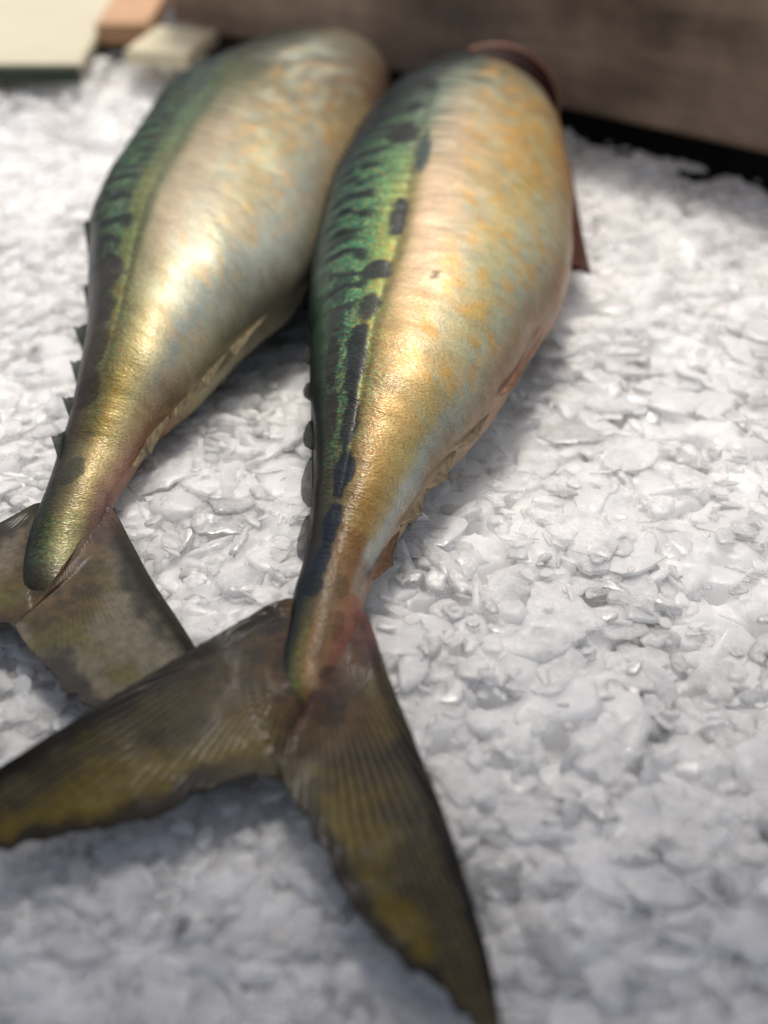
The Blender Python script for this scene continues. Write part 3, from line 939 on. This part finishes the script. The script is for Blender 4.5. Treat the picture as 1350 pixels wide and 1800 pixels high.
def shard(seed, kind, NS=24, rings=(0.0, 0.55, 0.90, 0.985, 1.0)):
    """broken ice flake: jagged outline, thin, top and bottom gently uneven, melted rim"""
    g = np.random.RandomState(seed * 7 + 3)
    nc = g.randint(5, 9)
    an = (np.arange(nc) + g.uniform(-.35, .35, nc)) / nc * 6.2832
    ra = g.uniform(0.62, 1.0, nc)
    el, tk = [(g.uniform(.45, .95), g.uniform(.045, .08)), (g.uniform(.16, .32), g.uniform(.05, .09)), (g.uniform(.6, .95), g.uniform(.12, .22))][kind]
    t = np.arange(NS) / NS * 6.2832
    # straight chords between the corners, chipped edges
    A = np.concatenate([an - 6.2832, an, an + 6.2832])
    cx, cy = np.tile(ra, 3) * np.cos(A), np.tile(ra, 3) * np.sin(A)
    bx, by = np.interp(t, A, cx), np.interp(t, A, cy)
    jag = 1 + (fbm(np.stack([bx * 3.5, by * 3.5, bx * 0 + seed], 1), 3, seed) - 0.5) * 0.42 + g.uniform(-.045, .045, NS)
    bx, by = bx * jag, by * jag * el
    V = []
    for side in (1, -1):
        for q in rings[1:] if side == 1 else rings[1:-1]:
            x, y = bx * q, by * q
            h = tk * (1 if q < 0.95 else 0.72)
            und = (fbm(np.stack([x * 1.6, y * 1.6, x * 0 + seed + side], 1), 3, seed + 50) - 0.5) * 0.13
            edge = 0.3 if q == 1.0 else 1
            V.append(np.stack([x, y, side * h * edge * (0.8 + 0.4 * g.rand(NS) * (q < .8)) + und], 1))
    V = np.concatenate(V)
    top, bot = len(V), len(V) + 1
    und0 = (fbm(np.array([[0, 0, seed + 1.0], [0, 0, seed - 1.0]]), 3, seed + 50) - 0.5) * 0.13
    V = np.concatenate([V, [[0, 0, tk + und0[0]], [0, 0, -tk + und0[1]]]])
    F = []
    nr = len(rings) - 1
    rt = [i * NS for i in range(nr)]
    rb = [(nr + i) * NS for i in range(nr - 1)] + [rt[-1]]
    for j in range(NS):
        k = (j + 1) % NS
        F.append((top, rt[0] + j, rt[0] + k))
        F.append((bot, rb[0] + k, rb[0] + j))
        for a, b in zip(rt, rt[1:]):
            F.append((a + j, b + j, b + k, a + k))
        for a, b in zip(rb, rb[1:]):
            F.append((a + k, b + k, b + j, a + j))
    me = mesh_np('ice_flake', V, F, True)
    me.set_sharp_from_angle(angle=R(38))
    return me


protos = [shard(s, [0, 0, 0, 1, 0, 0, 1, 2 if s > 24 else 0][s % 8]) for s in range(32)]
lite = [shard(s, [0, 0, 0, 1, 0, 0, 1, 2 if s > 24 else 0][s % 8], 15, (0.0, 0.6, 0.97, 1.0)) for s in range(32)]
pdata = []
for me in lite:
    co = np.zeros(len(me.vertices) * 3)
    me.vertices.foreach_get('co', co)
    pdata.append((co.reshape(-1, 3), [tuple(p.vertices) for p in me.polygons]))

rnd = random.Random(2024)
nrs = np.random.RandomState(7)
pieces = []           # (proto, matrix 3x3, location, size)
target = 8200
tries = 0
while len(pieces) < target and tries < 60000:
    tries += 1
    # denser and finer near the camera, out to the edge of the bed
    y = 0.13 + (rnd.random() ** 1.25) * 0.68
    half = 0.10 + y * 0.36
    x = rnd.uniform(-half, half) 
    if y > back_line(x) - 0.016:
        continue
    big = rnd.random()
    size = 0.0022 + 0.0045 * rnd.random() if big < .6 else 0.006 + 0.008 * rnd.random() + (0.010 * rnd.random() if big > .92 else 0)
    if y > 0.46:
        size = min(size, 0.008)
    k = rnd.randrange(32)
    if size > 0.0075 and k % 8 == 4:
        k -= 4
    tilt = abs(rnd.gauss(0, R(8))) + (R(rnd.uniform(12, 50)) if rnd.random() < (.12 if y < .45 else .03) else 0)
    az = rnd.uniform(0, 6.28)
    m3 = (Matrix.Rotation(az, 3, 'Z') @ Matrix.Rotation(tilt, 3, 'X') @ Matrix.Rotation(rnd.uniform(0, 6.28), 3, 'Z'))
    pieces.append([k, np.array(m3) * size, np.array([x, y, 0.0]), size, rnd.random()])
xs = np.array([p[2][0] for p in pieces])
ys = np.array([p[2][1] for p in pieces])
lev = surf(xs, ys)
keep = []
for p, z in zip(pieces, lev):
    co = pdata[p[0]][0] @ p[1].T
    top, bot = co[:, 2].max(), co[:, 2].min()
    # seat the piece: its top a few mm round the surface level, small ones highest
    zt = z + 0.0013 * (p[4] - 0.5) * 2 + (0.0010 if p[3] < 0.006 else 0.0004)
    loc = p[2]
    loc[2] = zt - top + 0.22 * (top - bot)
    wx, wy = co[:, 0] + loc[0], co[:, 1] + loc[1]
    ix = np.clip(((wx - X0) / CELL).astype(int), 0, NX - 1)
    iy = np.clip(((wy - Y0) / CELL).astype(int), 0, NY - 1)
    lim = zmax[ix, iy]
    over = (co[:, 2] + loc[2] - lim).max()
    if over > 0:
        if over > 0.02:
            continue
        loc[2] -= over
    keep.append(p)
pieces = keep
# the 300 that show largest: projected size, in frame
def shown(p):
    x, y, z = p[2]
    v = np.array([x, y, z - CAM_H])
    dep = v @ FWD
    px, py = W / 2 + FPX * v[0] / dep, H / 2 - FPX * (v @ UP) / dep
    if not (0 < px < W and 0 < py < H):
        return 0
    return p[3] / dep * (1 + 40 * (z - surf(np.array([x]), np.array([y]))[0]))
order = sorted(range(len(pieces)), key=lambda i: -shown(pieces[i]))
single = set(order[:300])
for me in protos:
    me.materials.append(M_ICE)
protos_clear = []
for me in protos:
    c = me.copy()
    c.materials.clear()
    c.materials.append(M_CLEAR)
    protos_clear.append(c)
stuff = {0: ([], [], 0), 1: ([], [], 0)}
acc = {0: [[], [], 0], 1: [[], [], 0]}
for i, p in enumerate(pieces):
    clear = (p[4] * 7.31) % 1 < 0.22
    if i in single:
        o = bpy.data.objects.new('ice_flake', (protos_clear if clear else protos)[p[0]])
        m4 = Matrix([[*r, l] for r, l in zip(p[1], p[2])] + [[0, 0, 0, 1]])
        o.matrix_world = m4
        col.objects.link(o)
        o.parent = bed
    else:
        co, fc = pdata[p[0]]
        A = acc[1 if clear else 0]
        A[0].append(co @ p[1].T + p[2])
        A[1].extend([tuple(q + A[2] for q in f) for f in fc])
        A[2] += len(co)
for key, m in ((0, M_ICE), (1, M_CLEAR)):
    A = acc[key]
    me = mesh_np('ice_chips', np.concatenate(A[0]), A[1], True)
    o = link('ice_chips', me, m, bed)
    o['kind'] = 'stuff'
print('ice pieces', len(pieces), 'tris', sum(len(pdata[p[0]][1]) for p in pieces))

# ------------------------------------------------------------------ table, ground and the things behind the ice
def box(bm, x0, x1, y0, y1, z0, z1):
    v = [bm.verts.new((x, y, z)) for x in (x0, x1) for y in (y0, y1) for z in (z0, z1)]
    for f in ((0, 1, 3, 2), (4, 6, 7, 5), (0, 4, 5, 1), (2, 3, 7, 6), (0, 2, 6, 4), (1, 5, 7, 3)):
        bm.faces.new([v[i] for i in f])
    return bm


def solid(name, dims, m, parent=None, loc=(0, 0, 0), rotz=0, bevel=0.003):
    bm = bmesh.new()
    box(bm, *dims)
    bmesh.ops.bevel(bm, geom=bm.edges[:], offset=bevel, segments=3, profile=0.6, affect='EDGES')
    bmesh.ops.recalc_face_normals(bm, faces=bm.faces[:])
    me = bpy.data.meshes.new(name)
    bm.to_mesh(me)
    bm.free()
    me.materials.append(m)
    o = bpy.data.objects.new(name, me)
    col.objects.link(o)
    o.location = loc
    o.rotation_euler = (0, 0, rotz)
    if parent:
        o.parent = parent
    return o


M_WOOD = wood_material('weathered_wood', (172, 146, 122))
M_GAP_SHADE = plain('gap_shade_dark', (20, 17, 15), 0.8, 40)  # near-black colour standing in for shade in the gaps
M_CREAM = plain('cream_paint', (206, 198, 168), 0.5, 20, 0.12)
M_TAN = plain('tan_board', (196, 152, 112), 0.7, 30, 0.25)
M_PALE = plain('pale_foam', (226, 214, 180), 0.6, 40, 0.15)
M_EDGE_SHADE = plain('dark_green_edge_shade', (40, 56, 34), 0.6, 30, 0.25)  # dark green with the shade of the panel's front face painted in
M_TABLE = plain('dark_table', (34, 30, 28), 0.7, 30)
M_GROUND = plain('grey_paving', (96, 92, 88), 0.85, 2.0, 0.4)

g = solid('ground', (-200, 200, -200, 200, -1.05, -0.95), M_GROUND, bevel=0.001)
g['kind'] = 'structure'
tb = solid('table', (-0.9, 1.0, -0.25, 1.7, -0.09, -0.05), M_TABLE, bevel=0.004)
tb['label'], tb['category'] = 'dark table top carrying the bed of ice', 'table'

ang = math.atan2(bA[1] - bB[1], bA[0] - bB[0])
mid = (bA + bB) / 2
back = thing('wooden_back', 'weathered brown wooden board standing behind the ice above a dark gap', 'board', (float(mid[0]), float(mid[1]) + 0.012, -0.05))
back.rotation_euler = (0, R(1.6), ang)
half = float(np.linalg.norm(bA - bB)) / 2
solid('gap_shade_rail', (-half - 0.02, half + 0.5, 0.034, 0.05, 0.0, 0.10), M_GAP_SHADE, back)  # black strip put in for the shadow gap under the board
solid('board', (-half - 0.016, half + 0.5, 0.0, 0.03, 0.060, 0.190), M_WOOD, back, bevel=0.004)


def slab(name, label, m, px0, px1, pf, z, depth, thick, rotz=0.0, edge=None):
    """flat piece lying with its top at height z; (px0..px1, pf) = its front edge as surveyed"""
    a, b = at(px0, pf, z), at(px1, pf, z)
    mid = (a + b) / 2
    hw = float(b[0] - a[0]) / 2
    root = thing(name, label, name.split('_')[-1], (float(mid[0]), float(mid[1]), z - thick))
    solid('top_sheet', (-hw, hw, 0.0, depth, 0.0, thick), m, root, bevel=0.002)
    if edge:
        solid('edge_shade_strip', (-hw, hw, -0.003, -0.0002, -0.004, thick * 0.8), edge, root, bevel=0.0008)  # shaded front face, put on as a dark strip
    root.rotation_euler = (0, 0, rotz)
    return root


slab('cream_panel', 'wide pale cream panel lying flat behind the far left end of the ice', M_CREAM, -260, 140, 112, 0.020, 0.30, 0.006, 0, M_EDGE_SHADE)
tan = slab('tan_block', 'tan block between the cream panel and the brown wooden board', M_TAN, 166, 262, 42, 0.026, 0.12, 0.012)
solid('gap_shade_block', (-0.022, 0.012, 0.002, 0.03, -0.062, -0.0005), M_GAP_SHADE, tan, bevel=0.002)  # black box put in for the shade below the tan block
slab('pale_block', 'small pale cream block on the ice in front of the dark gap', M_PALE, 212, 332, 92, 0.022, 0.05, 0.008, R(-14))

aw = thing('shade_sheet', 'pale cloth sheet added out of view to shade the near half of the ice', 'shade_sheet', (0.0, 0.4, 0.9))  # unseen sheet, added overhead to dim the near half of the ice
def shade_cloth(name, y0, y1, z0, z1, m):
    NXc, NYc = 40, 16
    V = []
    for i in range(NXc):
        for j in range(NYc):
            u, v = i / (NXc - 1), j / (NYc - 1)
            V.append((-1.3 + 2.6 * u, y0 + (y1 - y0) * v, z0 + (z1 - z0) * v - 0.02 * math.sin(v * math.pi) + 0.006 * math.sin(u * 26)))
    n = len(V)
    V += [(x, y, z + 0.004) for x, y, z in V]
    g = grid_faces(NXc, NYc)
    F = [tuple(f) for f in g] + [tuple(reversed([i + n for i in f])) for f in g]
    return link(name, mesh_np(name, V, F, True), m, aw)
shade_cloth('shade_cloth', 0.05, 0.72, 0.93, 0.88, plain('shade_cloth_main', (200, 190, 170), 0.8, 30, 0.2))
shade_cloth('shade_hem', 0.72, 0.724, 0.88, 0.82, plain('shade_cloth_hem', (190, 180, 160), 0.8, 30, 0.2))
